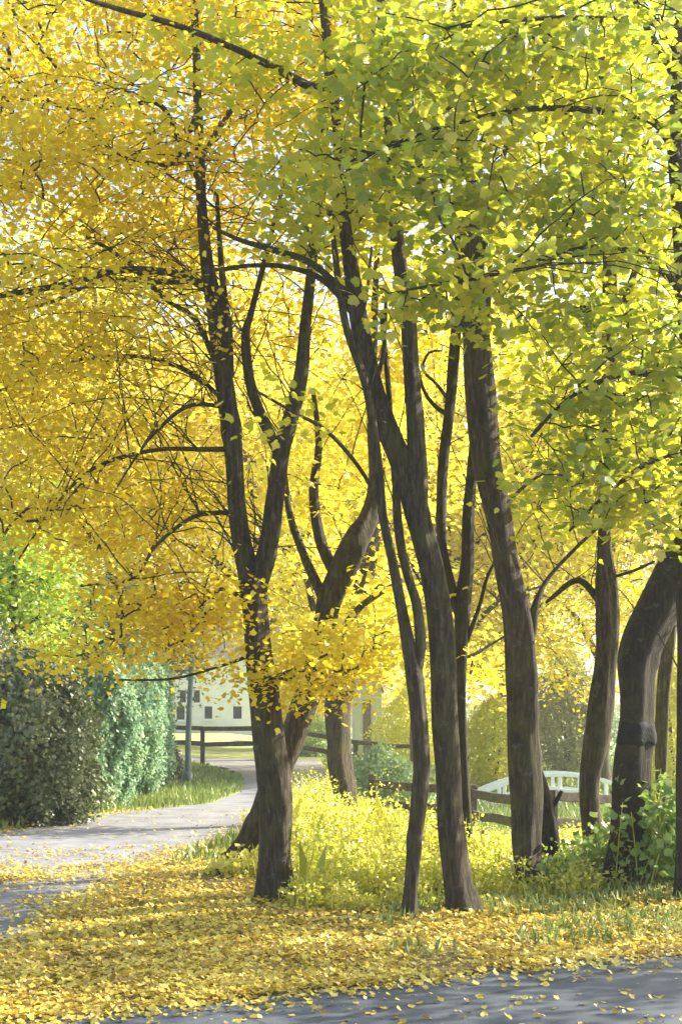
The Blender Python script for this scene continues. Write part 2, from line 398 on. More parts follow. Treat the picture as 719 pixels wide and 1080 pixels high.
def ground_mat():
    m, n, out = mat("earth_and_grass")
    g = n.nodes.new("ShaderNodeNewGeometry"); pos = g.outputs['Position']
    sep = n.nodes.new("ShaderNodeSeparateXYZ"); n.links.new(pos, sep.inputs[0])
    n1 = noise(n, 3.0, 6, pos, .65); n2 = noise(n, .35, 4, pos); n3 = noise(n, 28, 4, pos)
    lit = ramp(n, [(.25, (.07, .05, .025)), (.5, (.20, .15, .05)), (.75, (.36, .29, .08))])
    n.links.new(n1.outputs['Fac'], lit.inputs[0])
    gr = ramp(n, [(.3, (.22, .28, .08)), (.6, (.38, .42, .16)), (.8, (.50, .50, .24))]); n.links.new(n2.outputs['Fac'], gr.inputs[0])
    # leaf covered soil near the trees, meadow further off (y > about 17)
    f = math_node(n, 'ADD', sep.outputs[1], math_node(n, 'MULTIPLY', n1.outputs['Fac'], 5))
    mr = n.nodes.new("ShaderNodeMapRange"); mr.inputs['From Min'].default_value = 17; mr.inputs['From Max'].default_value = 21
    n.links.new(f, mr.inputs['Value'])
    mx = n.nodes.new("ShaderNodeMix"); mx.data_type = 'RGBA'
    n.links.new(mr.outputs[0], mx.inputs['Factor']); n.links.new(lit.outputs[0], mx.inputs['A']); n.links.new(gr.outputs[0], mx.inputs['B'])
    b = n.nodes.new("ShaderNodeBsdfPrincipled"); b.inputs['Roughness'].default_value = .95
    n.links.new(mx.outputs['Result'], b.inputs['Base Color'])
    bu = n.nodes.new("ShaderNodeBump"); bu.inputs['Strength'].default_value = .6; bu.inputs['Distance'].default_value = .03
    n.links.new(n3.outputs['Fac'], bu.inputs['Height']); n.links.new(bu.outputs[0], b.inputs['Normal'])
    n.links.new(b.outputs[0], out.inputs[0]); return m
xs = np.concatenate([np.linspace(-600, -40, 15), np.linspace(-36, -9, 14), np.linspace(-8, 8, 81), np.linspace(9, 36, 14), np.linspace(40, 600, 15)])
ys = np.concatenate([np.linspace(-60, 0, 10), np.linspace(1, 24, 116), np.linspace(25, 80, 40), np.linspace(85, 260, 36), np.linspace(300, 1500, 8)])
tag(grid_obj("ground", xs, ys, H, ground_mat()), kind="structure")

ASPH = solid_mat("road_asphalt", [(.3, (.050, .063, .080)), (.55, (.068, .083, .101)), (.75, (.092, .106, .122))], 1.4, .8, .5, 260, detail=8, bdist=.004, world=True)
DRIVE = solid_mat("drive_gravel", [(.3, (.17, .17, .18)), (.7, (.29, .29, .30))], 2.2, .9, .6, 160, detail=8, bdist=.006, world=True)
def sheet(name, poly, m, dz, sub=.35):
    """filled ground sheet with wavy margin, laid on H"""
    poly = np.asarray(poly, float); q = []
    for i in range(len(poly)):
        a, b = poly[i], poly[(i + 1) % len(poly)]; k = max(1, int(np.linalg.norm(b - a) / sub))
        for t in np.arange(k) / k: q.append(a + (b - a) * t)
    q = np.array(q); q = q + .05 * np.c_[vnoise(q[:, 0] * 2.1, q[:, 1] * 2.3, 1), vnoise(q[:, 0] * 2.7, q[:, 1] * 1.9, 4)]
    import bmesh
    bm = bmesh.new(); vs = [bm.verts.new((x, y, 0)) for x, y in q]; f = bm.faces.new(vs)
    bmesh.ops.triangulate(bm, faces=bm.faces[:])
    for _ in range(3):
        bmesh.ops.subdivide_edges(bm, edges=[e for e in bm.edges if e.calc_length() > .8], cuts=1)
        bmesh.ops.triangulate(bm, faces=[f for f in bm.faces if len(f.verts) > 4])
    for v in bm.verts: v.co.z = float(H(v.co.x, v.co.y)) + dz
    bmesh.ops.recalc_face_normals(bm, faces=bm.faces[:])
    if sum(f.normal.z for f in bm.faces) < 0: bmesh.ops.reverse_faces(bm, faces=bm.faces[:])
    me = bpy.data.meshes.new(name); bm.to_mesh(me); bm.free(); me.materials.append(m)
    o = bpy.data.objects.new(name, me); C.objects.link(o); return tag(o, kind="structure")
sheet("road", [(-14, .2), (-14, -9), (20, -9), (20, 19.1), (8, 12.6), (2.27, 9.49), (.82, 8.79), (-.32, 8.1), (-1.07, 7.6), (-3, 6.5), (-6, 4.6)], ASPH, .016)
sheet("driveway", [(-6, 4.5), (-3.0, 6.4), (-2.2, 7.2), (-2.05, 9.5), (-2.05, 11.5), (-1.9, 14.7), (-1.4, 18), (-.55, 24.5), (-.1, 30), (-.4, 38), (-.8, 48), (-6.5, 52),
                   (-14, 53), (-14, 47.5), (-6, 46.5), (-3.2, 41), (-2.3, 34), (-2.0, 29), (-2.25, 25), (-3.8, 22.2), (-4.6, 18.5), (-6.5, 16.2), (-12, 14), (-14, 8), (-14, .3)], DRIVE, .012)

# ------------------------------------------------------------------ the row of trees along the verge
BIG = dict(leaf=.054, per=62, spread=.55, rtwig=.0026, longtw=.22)
D1 = 12.1
fg_tree("thick forked maple with golden crown and drooping boughs at the drive's bend", [
    [(291, 950, 36), (291, 900, 35), (290, 860, 36), (285, 790, 37), (276, 720, 34), (270, 660, 32), (266, 615, 33)],
    [(266, 625, 26), (254, 570, 22), (247, 500, 20), (240, 430, 20), (231, 360, 20), (226, 320, 19), (217, 270, 14), (211, 180, 12), (208, 90, 10), (204, -20, 8), (200, -110, 5)],
    [(268, 625, 26), (283, 575, 22), (290, 530, 21), (296, 478, 22), (303, 455, 20), (316, 405, 17), (322, 350, 14), (329, 280, 11, .2), (338, 190, 9, .3), (345, 90, 8, .4), (348, -40, 6, .5)],
    ], [
    [(298, 485, 15), (278, 445, 13), (264, 405, 12), (259, 355, 11), (265, 330, 8), (283, 260, 6), (300, 190, 4)],
    [(243, 395, 9), (241, 350, 10), (236, 310, 8), (232, 260, 6), (228, 200, 5)],
    [(237, 408, 7), (222, 370, 7), (205, 335, 6, .1), (178, 318, 5, .2), (150, 292, 5, .3), (124, 268, 4, .4), (90, 250, 3, .5)],
    [(248, 474, 7), (215, 474, 6, -.1), (170, 474, 5, -.2), (120, 485, 5, -.2), (84, 505, 4, -.3), (48, 548, 3, -.4), (20, 590, 2, -.4)],
    [(243, 430, 6), (205, 395, 5, .2), (160, 378, 5, .3), (110, 376, 4, .3), (60, 387, 3, .4), (0, 412, 3, .4)],
    [(246, 430, 5), (200, 428, 5, -.3), (165, 455, 4, -.5), (145, 480, 3, -.6), (120, 520, 2, -.7)],
    [(225, 310, 9), (190, 290, 8, -.2), (130, 285, 8, -.3), (70, 300, 7, -.4), (0, 312, 6, -.5), (-60, 325, 4, -.5)],
    [(223, 296, 6), (170, 298, 5, .4), (110, 296, 5, .6), (50, 320, 4, .7), (0, 330, 3, .8)],
    [(246, 540, 6), (205, 545, 5, -.2), (165, 575, 4, -.4), (140, 610, 3, -.5), (85, 618, 3, -.6)],
    [(214, 200, 7), (190, 150, 6, .1), (168, 110, 6, .2), (130, 112, 5, .2), (80, 116, 5, .3), (38, 100, 4, .3), (0, 70, 3, .4)],
    [(208, 120, 7), (185, 170, 4), (160, 172, 4, -.2), (120, 160, 3, -.3), (90, 130, 3, -.4)],
    [(211, 170, 6), (235, 130, 6, .2), (260, 100, 5, .4), (300, 80, 4, .5)],
    [(268, 690, 5), (225, 705, 3, -.2), (180, 716, 3, -.3), (120, 717, 2, -.4)],
    [(272, 720, 5), (300, 710, 4, -.3), (325, 700, 3, -.5), (345, 690, 3, -.6)],
    [(264, 640, 5), (235, 620, 4, -.2), (215, 650, 3, -.4), (190, 680, 2, -.5)],
    ], D1,
    [(120, 60, 12.5, 1.35, .9, 1.6, 92), (90, 190, 12.3, 1.3, .55, 1.7, 84), (60, 30, 14.6, 1.5, .9, 1.2, 70), (150, 220, 14.8, 1.6, .8, 1.0, 60), (260, 40, 14.8, 1.2, .9, 1.0, 56), (40, 330, 14.4, 1.3, .8, 1.0, 44), (-60, 150, 12.3, .8, 1.4, 1.6, 40), (60, 340, 12.0, 1.4, .55, 1.6, 84), (-50, 420, 12.2, .6, 1.2, 1.4, 40),
     (90, 440, 12.3, 1.1, .5, 1.5, 62), (75, 540, 12.0, 1.0, .42, 1.4, 62), (165, 635, 11.9, .65, .36, 1.0, 40), (210, 660, 11.9, .42, .3, .7, 22), (90, 690, 12.2, .7, .12, .8, 10),
     (250, 20, 12.3, 1.2, .6, 1.7, 54), (260, 160, 12.6, 1.2, .6, 1.4, 52), (180, 250, 12.6, .8, .35, 1.4, 32), (190, 520, 12.9, .5, .45, .8, 22), (340, 60, 13, 1, .9, 1.5, 36),
     (300, 330, 13.2, .45, .6, .8, 16), (272, 712, 11.75, .13, .16, .2, 5), (340, 708, 11.7, .42, .17, .4, 18), (385, 680, 11.9, .3, .2, .4, 8), (210, -120, 12.4, 2.2, .8, 2, 46)],
    GOLD, BIG)
fg_tree("mossy trunk leaning hard to the right out of the grass behind the forked maple", [
    [(240, 926, 28), (252, 900, 26), (272, 868, 27), (296, 808, 30), (316, 755, 28), (332, 715, 25), (342, 670, 24), (348, 635, 26), (360, 603, 28), (373, 575, 28), (389, 545, 24, .1), (396, 500, 16, .2), (392, 440, 12, .3), (394, 360, 9, .4), (398, 260, 6, .5)],
    ], [
    [(350, 650, 15), (332, 612, 12), (322, 590, 10, .1), (306, 545, 8, .2), (300, 500, 6, .3)],
    [(356, 612, 14), (338, 570, 14, .1), (331, 520, 12, .2), (336, 470, 8, .3), (330, 410, 5, .4)],
    [(360, 665, 10), (380, 640, 8, .1), (402, 625, 7, .2), (424, 612, 5, .3)],
    ], 14.2,
    [(330, 540, 14.9, .5, .7, .8, 20), (345, 680, 13.9, .5, .3, .4, 22), (400, 640, 14.7, .5, .5, .7, 18), (385, 430, 15.1, .7, .8, .9, 26), (390, 280, 15, .9, .8, 1, 26)],
    YELLOW, dict(leaf=.085, per=40, spread=.55))
fg_tree("short stout trunk standing in tall weeds behind the leaning trunk, its foot hidden", [
    [(364, 862, 28), (362, 830, 28), (357, 785, 31), (358, 745, 31), (363, 710, 29), (372, 665, 25), (382, 620, 20), (395, 560, 16), (402, 480, 12), (410, 380, 8)],
    ], [[(362, 715, 14), (345, 680, 11), (330, 640, 8, .3), (318, 580, 6, .5)], [(374, 655, 11), (400, 620, 8, .2), (430, 590, 5, .4)]], 20.5,
    [(360, 600, 21.3, 1.2, .9, 1.2, 46), (420, 480, 21.5, 1.5, 1.5, 1.5, 66), (330, 450, 21.4, 1.2, 1.4, 1.4, 50), (380, 690, 20.6, .7, .25, .8, 14)],
    YELLOW, dict(leaf=.10, per=46, spread=.7))
fg_tree("thinnest of the near trunks, forking at head height into two slim stems", [
    [(431, 973, 14), (433, 935, 15), (437, 890, 17), (441, 845, 18), (444, 800, 18), (441, 750, 20), (436, 712, 22), (432, 690, 18), (424, 645, 13), (413, 590, 12), (404, 545, 11), (397, 480, 10), (386, 410, 9), (366, 350, 8), (356, 290, 7, .1), (348, 220, 5, .2)],
    [(437, 712, 15), (443, 680, 13), (439, 640, 11), (428, 600, 10, .1), (420, 555, 10, .2), (416, 500, 8, .3), (410, 420, 6, .4), (402, 330, 5, .5)],
    ], [[(404, 540, 5), (380, 495, 5, -.1), (345, 455, 5, -.2), (310, 435, 4, -.3), (270, 412, 3, -.4)], [(372, 375, 5), (385, 320, 4), (392, 260, 3)]], 10.9,
    [(350, 230, 11.4, .6, .7, .8, 18), (400, 200, 11.5, .5, .6, .8, 16), (300, 440, 10.6, .25, .15, .3, 3)], YGREEN, dict(leaf=.075, per=34, spread=.5))
fg_tree("tall left-leaning maple, one curved trunk splitting into two stems above head height", [
    [(486, 968, 32), (481, 930, 32), (478, 885, 33), (474, 840, 31), (471, 780, 31), (469, 720, 31), (465, 660, 29), (456, 610, 27), (446, 565, 26), (436, 525, 28), (425, 495, 25), (410, 455, 24), (397, 415, 22), (384, 365, 21), (374, 310, 19), (365, 250, 15), (359, 190, 13), (352, 100, 11, .1), (342, 20, 9, .2), (335, -80, 6, .3)],
    [(440, 540, 22), (440, 500, 22), (437, 450, 20), (433, 390, 19), (429, 330, 18), (421, 270, 17), (414, 210, 15), (411, 140, 12), (405, 60, 10), (398, -40, 8)],
    ], [
    [(372, 330, 9), (356, 310, 8), (335, 292, 7, -.1), (300, 281, 6, -.2), (262, 280, 5, -.3), (225, 285, 4, -.4)],
    [(368, 312, 9), (350, 295, 8), (325, 276, 8, .1), (290, 264, 7, .2), (255, 254, 6, .3), (225, 240, 4, .4)],
    [(345, 90, 11, .1), (330, 92, 10, -.2), (290, 72, 9, -.6), (250, 52, 8, -.9), (190, 28, 7, -1.1), (120, 8, 6, -1.3), (60, -12, 4, -1.5)],
    [(395, 412, 6), (404, 370, 5), (407, 310, 4, .1)],
    [(416, 225, 8), (440, 180, 6, .2), (470, 120, 5, .3), (490, 60, 4, .4)],
    ], 11.2,
    [(380, 60, 11.2, .9, .8, 1.2, 34), (440, 120, 11.6, .7, .8, 1, 26), (390, 210, 10.9, .6, .4, .7, 14), (240, 60, 10.6, .9, .3, .6, 12), (330, 190, 11.4, .5, .4, .8, 12), (400, -120, 11.2, 1.8, .8, 1.6, 36)],
    YGREEN, dict(leaf=.08, per=38, spread=.5))
fg_tree("slim dark trunk with hooked side twigs, half hidden behind the left-leaning maple", [
    [(492, 880, 13), (489, 820, 13), (486, 760, 14), (485, 700, 15), (488, 640, 18), (492, 590, 15), (494, 540, 13), (500, 470, 11), (508, 400, 9), (514, 320, 7), (520, 230, 5)],
    [(487, 655, 13), (474, 615, 12), (466, 570, 12), (466, 510, 12), (472, 450, 12), (477, 400, 12), (481, 340, 11), (484, 270, 11), (486, 190, 10), (490, 110, 9), (480, 20, 8), (474, -60, 6)],
    ], [
    [(473, 438, 6), (458, 428, 5), (446, 410, 4, .1), (440, 385, 3, .1)], [(475, 425, 5), (460, 405, 4), (446, 390, 3, -.1), (452, 372, 3, -.1), (466, 370, 2, -.1)],
    [(487, 690, 6), (505, 640, 5), (513, 610, 4), (528, 580, 3)], [(470, 700, 4), (500, 690, 4, .1), (520, 678, 3, .2), (545, 664, 2, .3)],
    ], 14.2,
    [(500, 330, 15, .9, 1.0, .9, 36), (470, 120, 14.6, 1.0, 1.0, 1.2, 38), (500, 700, 14.8, .35, .3, .4, 10), (440, 340, 15, .5, .8, .6, 16)], YELLOW, dict(leaf=.08, per=36, spread=.5), BARK_DK)
root6, p6 = fg_tree("thick straight maple with the sun catching its right side", [
    [(566, 950, 30), (560, 920, 32), (556, 880, 34), (554, 830, 36), (552, 780, 33), (550, 720, 34), (546, 670, 33), (539, 620, 30), (530, 570, 30), (520, 525, 33), (513, 480, 35), (508, 430, 36), (504, 380, 33), (500, 330, 29), (497, 270, 25), (494, 210, 20), (488, 140, 16), (480, 60, 13), (476, -30, 10)],
    ], [
    [(552, 690, 12), (560, 668, 11), (564, 640, 9), (578, 610, 5, .1), (610, 575, 4, .2), (640, 548, 3, .3)],
    [(498, 300, 12), (510, 260, 9, -.1), (515, 215, 7, -.2), (532, 160, 6, -.3), (545, 90, 4, -.3)],
    [(524, 545, 5), (550, 515, 4, .2), (580, 495, 3, .4), (610, 480, 2, .5)],
    [(497, 260, 9), (478, 220, 7), (462, 180, 5, .1)],
    ], 12.4,
    [(520, 40, 12.6, 1.3, .9, 1.4, 54), (600, 170, 13.2, .9, .8, 1.2, 44), (540, 250, 13.3, .6, .6, .9, 24), (600, 400, 13.6, .7, .8, .9, 34), (600, 540, 13.4, .45, .35, .6, 14), (520, -120, 12.5, 2, .8, 1.6, 40)],
    YGREEN, dict(leaf=.08, per=40, spread=.55))
fg_tree("dark broken trunk stump pressed against the foot of the thick straight maple", [
    [(581, 940, 28), (579, 900, 26), (574, 862, 24), (569, 832, 20), (565, 812, 13), (563, 800, 6)],
    ], [[(574, 860, 8), (586, 845, 6), (592, 834, 4)]], 12.8, [], None, {}, BARK_DK, name="tree_stump")
fg_tree("bowed brown trunk bulging to the left beside the massive leaning trunk", [
    [(634, 938, 24), (628, 905, 24), (624, 870, 24), (622, 830, 25), (627, 790, 28), (634, 745, 28), (638, 700, 25), (640, 655, 25), (639, 615, 23), (637, 580, 16), (637, 530, 12), (638, 470, 13), (640, 410, 15), (642, 350, 17), (642, 290, 17), (640, 230, 14), (637, 150, 11), (634, 60, 8)],
    ], [
    [(643, 370, 9), (655, 330, 9), (668, 290, 8), (684, 250, 7, .1), (700, 215, 5, .2)], [(636, 640, 9), (610, 612, 8), (582, 630, 5, -.1), (575, 636, 3, -.1)],
    [(640, 610, 4), (665, 603, 4, -.1), (690, 592, 3, -.2)], [(640, 420, 7), (668, 410, 7, -.1), (700, 396, 6, -.2), (730, 400, 5, -.3)],
    ], 13.0,
    [(640, 300, 13.8, .7, .9, .9, 40), (680, 480, 13.8, .5, .6, .7, 22), (610, 480, 13.9, .5, .6, .7, 20), (640, 80, 13.4, .9, .8, 1.2, 34), (690, 620, 13.9, .25, .2, .4, 5)], YGREEN, dict(leaf=.085, per=40, spread=.55))
root8, p8 = fg_tree("massive dark trunk bending sharply to the right, with a dark band partway up", [
    [(660, 932, 46), (661, 890, 43), (664, 840, 42), (668, 780, 42), (670, 730, 41), (672, 695, 44), (683, 660, 47), (700, 625, 48), (722, 590, 46), (748, 560, 42), (780, 510, 36), (815, 440, 30), (850, 340, 24), (880, 200, 16), (890, 60, 10)],
    ], [[(705, 610, 14), (716, 585, 14), (728, 560, 12, -.1), (735, 500, 9, -.2), (730, 400, 7, -.3), (722, 300, 6, -.3)]], 12.4,
    [(800, 330, 12.6, 1.0, 1.2, 1.2, 40), (880, 120, 12.5, 1.3, 1.2, 1.4, 40), (1010, 450, 12.0, 1.2, .7, 1.2, 34), (1150, 400, 12.4, 1.1, .8, 1.2, 26)], YGREEN, dict(leaf=.085, per=38, spread=.55), BARK_DK)  # last pair of clusters is out of view, added to shade the right foreground
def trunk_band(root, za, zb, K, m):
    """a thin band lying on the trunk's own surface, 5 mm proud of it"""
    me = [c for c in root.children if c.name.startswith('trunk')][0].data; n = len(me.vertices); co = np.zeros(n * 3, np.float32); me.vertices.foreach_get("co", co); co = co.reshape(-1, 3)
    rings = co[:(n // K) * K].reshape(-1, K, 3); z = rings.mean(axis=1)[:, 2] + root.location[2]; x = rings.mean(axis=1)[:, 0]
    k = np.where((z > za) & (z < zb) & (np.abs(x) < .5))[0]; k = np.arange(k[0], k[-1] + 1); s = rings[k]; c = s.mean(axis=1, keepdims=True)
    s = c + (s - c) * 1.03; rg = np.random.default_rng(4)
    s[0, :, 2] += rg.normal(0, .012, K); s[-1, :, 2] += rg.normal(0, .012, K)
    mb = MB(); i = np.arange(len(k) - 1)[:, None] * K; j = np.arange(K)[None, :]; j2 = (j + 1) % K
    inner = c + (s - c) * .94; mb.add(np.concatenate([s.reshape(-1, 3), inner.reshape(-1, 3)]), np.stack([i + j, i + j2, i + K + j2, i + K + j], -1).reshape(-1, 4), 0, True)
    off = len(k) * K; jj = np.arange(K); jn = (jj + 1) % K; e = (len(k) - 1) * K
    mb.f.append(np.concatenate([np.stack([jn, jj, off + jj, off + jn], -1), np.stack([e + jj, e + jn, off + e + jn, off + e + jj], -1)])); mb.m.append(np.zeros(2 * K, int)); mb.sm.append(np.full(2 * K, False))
    o = mb.build("dark_band", m, root); return o
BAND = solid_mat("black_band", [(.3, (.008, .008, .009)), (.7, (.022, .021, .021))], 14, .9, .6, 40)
trunk_band(root8, P(0, 789, 12.4)[2], P(0, 757, 12.4)[2], 26, BAND)  # near-black ring laid over part of the trunk surface
fg_tree("small straight trunk showing just past the black-banded trunk", [
    [(697, 905, 14), (697, 860, 14), (697, 810, 14), (698, 760, 15), (700, 715, 15), (705, 675, 15), (709, 640, 13), (716, 600, 10), (726, 540, 7), (735, 450, 5)]], [],
    14.6, [(735, 480, 14.8, .5, .8, .6, 16)], YELLOW, dict(leaf=.08, per=36, spread=.5))
fg_tree("maple cut by the photo's edge whose broad green boughs hang over the whole row", [
    [(724, 938, 22), (722, 880, 22), (722, 800, 21), (723, 700, 22), (726, 600, 24), (730, 480, 26), (728, 380, 24), (722, 300, 22), (716, 220, 20), (714, 140, 20), (716, 60, 17), (722, -40, 13), (728, -130, 9)],
    ], [
    [(722, 310, 10), (690, 280, 9, -.5), (640, 262, 8, -.9), (580, 270, 6, -1.3), (520, 290, 5, -1.6), (460, 300, 4, -1.8), (410, 310, 3, -1.9)],
    [(716, 170, 10), (690, 130, 9, -.5), (640, 118, 8, -.8), (560, 115, 6, -1.1), (480, 130, 5, -1.3), (420, 150, 4, -1.5), (370, 170, 3, -1.6)],
    [(726, 420, 10), (700, 400, 8, -.5), (655, 395, 7, -.9), (600, 420, 5, -1.2), (560, 460, 4, -1.4)],
    [(728, 500, 8), (710, 480, 7, -.4), (680, 490, 6, -.7), (640, 520, 4, -.9), (600, 560, 3, -1.0)],
    [(717, 60, 9), (690, 25, 8, -.6), (640, 20, 7, -1), (560, 20, 5, -1.4), (470, 30, 4, -1.7)],
    [(726, 470, 14), (850, 430, 12, -.2), (1050, 405, 9, -.5), (1280, 385, 7, -.6), (1500, 370, 4, -.2)],  # limb reaching out of view, added to carry leaves that shade the road
    [(716, 90, 9), (688, 40, 8, .2), (668, 0, 7, .3), (650, -60, 5, .4)],
    ], 11.6,
    [(640, 60, 10.6, .75, .55, .8, 30), (530, 70, 10.3, .75, .5, .7, 27), (440, 90, 10.1, .6, .4, .7, 16), (410, 200, 10.0, .45, .3, .6, 9), (480, 210, 10.1, .5, .45, .6, 14), (560, 190, 10.3, .6, .45, .7, 20),
     (650, 200, 10.6, .6, .5, .8, 23), (600, 310, 10.4, .6, .45, .7, 20), (500, 320, 10.2, .42, .32, .5, 9), (425, 325, 9.9, .25, .2, .3, 5), (680, 330, 10.8, .5, .5, .7, 18), (620, 420, 10.5, .55, .45, .6, 18),
     (700, 430, 10.9, .4, .5, .6, 13), (650, 520, 10.7, .45, .3, .5, 12), (700, 540, 10.9, .35, .25, .5, 7), (590, 500, 10.6, .3, .25, .5, 5), (395, 60, 10.2, .5, .4, .6, 9), (345, 170, 10.2, .35, .2, .4, 4),
     (1230, 400, 11.0, 1.5, .8, 1.4, 64), (1480, 380, 11.7, 1.3, .8, 1.3, 44), (820, 200, 11.2, .9, 1.4, 1.3, 40), (600, -110, 10.9, 2, .7, 1.4, 36), (840, 420, 11, .7, 1, 1, 18)],  # first pair of clusters: unseen foliage added to shade the foreground road
    GREEN, dict(leaf=.076, per=30, spread=.42, shape=MAPLE, tilt=.6, rtwig=.0026, longtw=.22), BARK_DK)

# ------------------------------------------------------------------ trees beyond: three tree kinds, copied
def far_tree(name, kind_mat, hgt, rad, low, seed, sprays, per, leaf, lean=0):
    global RNG
    keep = RNG; RNG = np.random.default_rng(seed)
    root = thing(name, "x", "tree")
    mb = MB(); nodes = []
    tr = np.array([[0, 0, -.2, .24], [.03, .02, .3, .17], [.08, 0, 1.6, .14], [.02 + lean * .3, .05, hgt * .45, .11], [lean * .7, .0, hgt * .75, .06], [lean, 0, hgt * .95, .02]])
    q = spline(tr, .15); mb.tube(q[:, :3], q[:, 3], 10, rough=.12, seed=seed); mb.build("trunk", BARK, root)
    nodes.append(q[q[:, 2] > low][:, :3])
    for k in range(9):
        z = low + (hgt * .8 - low) * (k + .3) / 9; a = k * 2.4 + seed; i = int(np.argmin(np.abs(q[:, 2] - z))); s = q[i]
        L = rad * (.95 - .45 * k / 9); dx, dy = math.cos(a), math.sin(a)
        lp = np.array([[*s[:3], s[3] * .6], [s[0] + dx * L * .4, s[1] + dy * L * .4, s[2] + L * .32, s[3] * .4], [s[0] + dx * L * .9, s[1] + dy * L * .9, s[2] + L * .42, .012]])
        lq = spline(lp, .2); l = MB(); l.tube(lq[:, :3], lq[:, 3], 6); l.build("limb", BARK, root); nodes.append(lq[2:, :3])
    v = RNG.normal(0, 1, (sprays, 3)); v /= np.linalg.norm(v, axis=1)[:, None]; v *= (RNG.random(sprays) ** .4)[:, None]
    wob = 1 + .22 * np.sin(v[:, 0] * 5 + seed) * np.sin(v[:, 1] * 4 + 1) + .15 * np.sin(v[:, 2] * 7)
    cz = (hgt + low) / 2; T = np.array([lean * .5, 0, cz]) + v * wob[:, None] * np.array([rad, rad, (hgt - low) / 2])
    crown("crown", [kind_mat, BARK], np.vstack(nodes), T, root, None, leaf=leaf, per=per, spread=.62, shape=KITE, flat=.22, tilt=.7, rtwig=.003)
    RNG = keep
    return root
def copy_thing(o):
    c = o.copy(); C.objects.link(c)
    for ch in o.children:
        k = ch.copy(); C.objects.link(k); k.parent = c
    return c
protos = [far_tree("birch_tree" if 0 else "maple_tree", YELLOW, 9.5, 3.4, 2.3, 11, 520, 46, .105),
          far_tree("maple_tree", GOLD, 8.5, 3.0, 1.9, 23, 460, 46, .10, .6),
          far_tree("maple_tree", YELLOW, 11.5, 3.8, 3.0, 37, 560, 46, .11, -.5)]
YT = "yellow autumn trees standing beyond the row"
spots = [  # kind, px, depth, scale, label
    (2, 120, 44.0, 1.6, "golden maple rising behind the sage green tree and the clipped conifers"),
    (0, 20, 40.0, 1.35, "bright yellow maple showing above the lime green tree"),
    (1, 283, 48.0, 2.0, "yellow maple behind the fork of the thick forked maple"),
    (2, 165, 58.0, 1.5, "tall yellow maple whose boughs hang before the white house"),
    (0, 470, 37.0, 1.4, "pale yellow maple right behind the tall left-leaning maple"),
    (2, 441, 56.0, 1.5, "tall yellow maple far behind the thinnest forking trunk"),
    (1, 556, 39.0, 1.5, "golden yellow maple behind the thick straight maple"),
    (0, 632, 43.0, 1.5, "yellow maple behind the bowed brown trunk"),
    (2, 780, 40.0, 1.4, "yellow maple behind the massive banded trunk"),
    (2, -110, 40.0, 1.3, "yellow maple at the edge behind the dark olive bush"),
    (0, 530, 66.0, 1.7, "far pale yellow maple over the white footbridge"),
    (0, 276, 64.0, 2.1, "very tall yellow maple rising beside the white house's hidden gable"),
    (2, 352, 70.0, 1.7, "far yellow maple beside the blue grey barn"),
    (2, 60, 66.0, 1.7, "far yellow maple showing over the clipped conifers"),
    (0, 860, 58.0, 1.5, "yellow maple beyond the small shrub of green leaves"),
]
used = set()
for k, (kd, px, d, sc, lab) in enumerate(spots):
    o = protos[kd] if kd not in used else copy_thing(protos[kd]); used.add(kd)
    x = (px - CX) / F * d; o.location = (x, d, float(H(x, d)) - .05); o.rotation_euler = (0, 0, k * 1.7); o.scale = (sc, sc, sc)
    tag(o, lab, "tree", YT)
# far wood: one mass nobody could count
def far_wood():
    mb = MB(); n = 26000
    cx = RNG.random(90) * 150 - 75; cyy = 150 + RNG.random(90) * 30; cz = 4 + RNG.random(90) * 9
    k = RNG.integers(0, 90, n); v = RNG.normal(0, 1, (n, 3)); v /= np.linalg.norm(v, axis=1)[:, None]
    pos = np.c_[cx[k], cyy[k], cz[k]] + v * np.array([5, 5, 4.5]) * (.75 + .3 * RNG.random(n))[:, None]
    pos[:, 2] = np.maximum(pos[:, 2], H(pos[:, 0], pos[:, 1]) + .2)
    mb.leaves(pos, RNG.normal(0, 1, (n, 3)) + [0, 0, .5], RNG.normal(0, 1, (n, 3)), .6 + .7 * RNG.random(n), KITE)
    return tag(mb.build("wood", YELLOW), "far belt of pale yellow woodland closing the meadow", "woodland", kind="stuff")
far_wood()

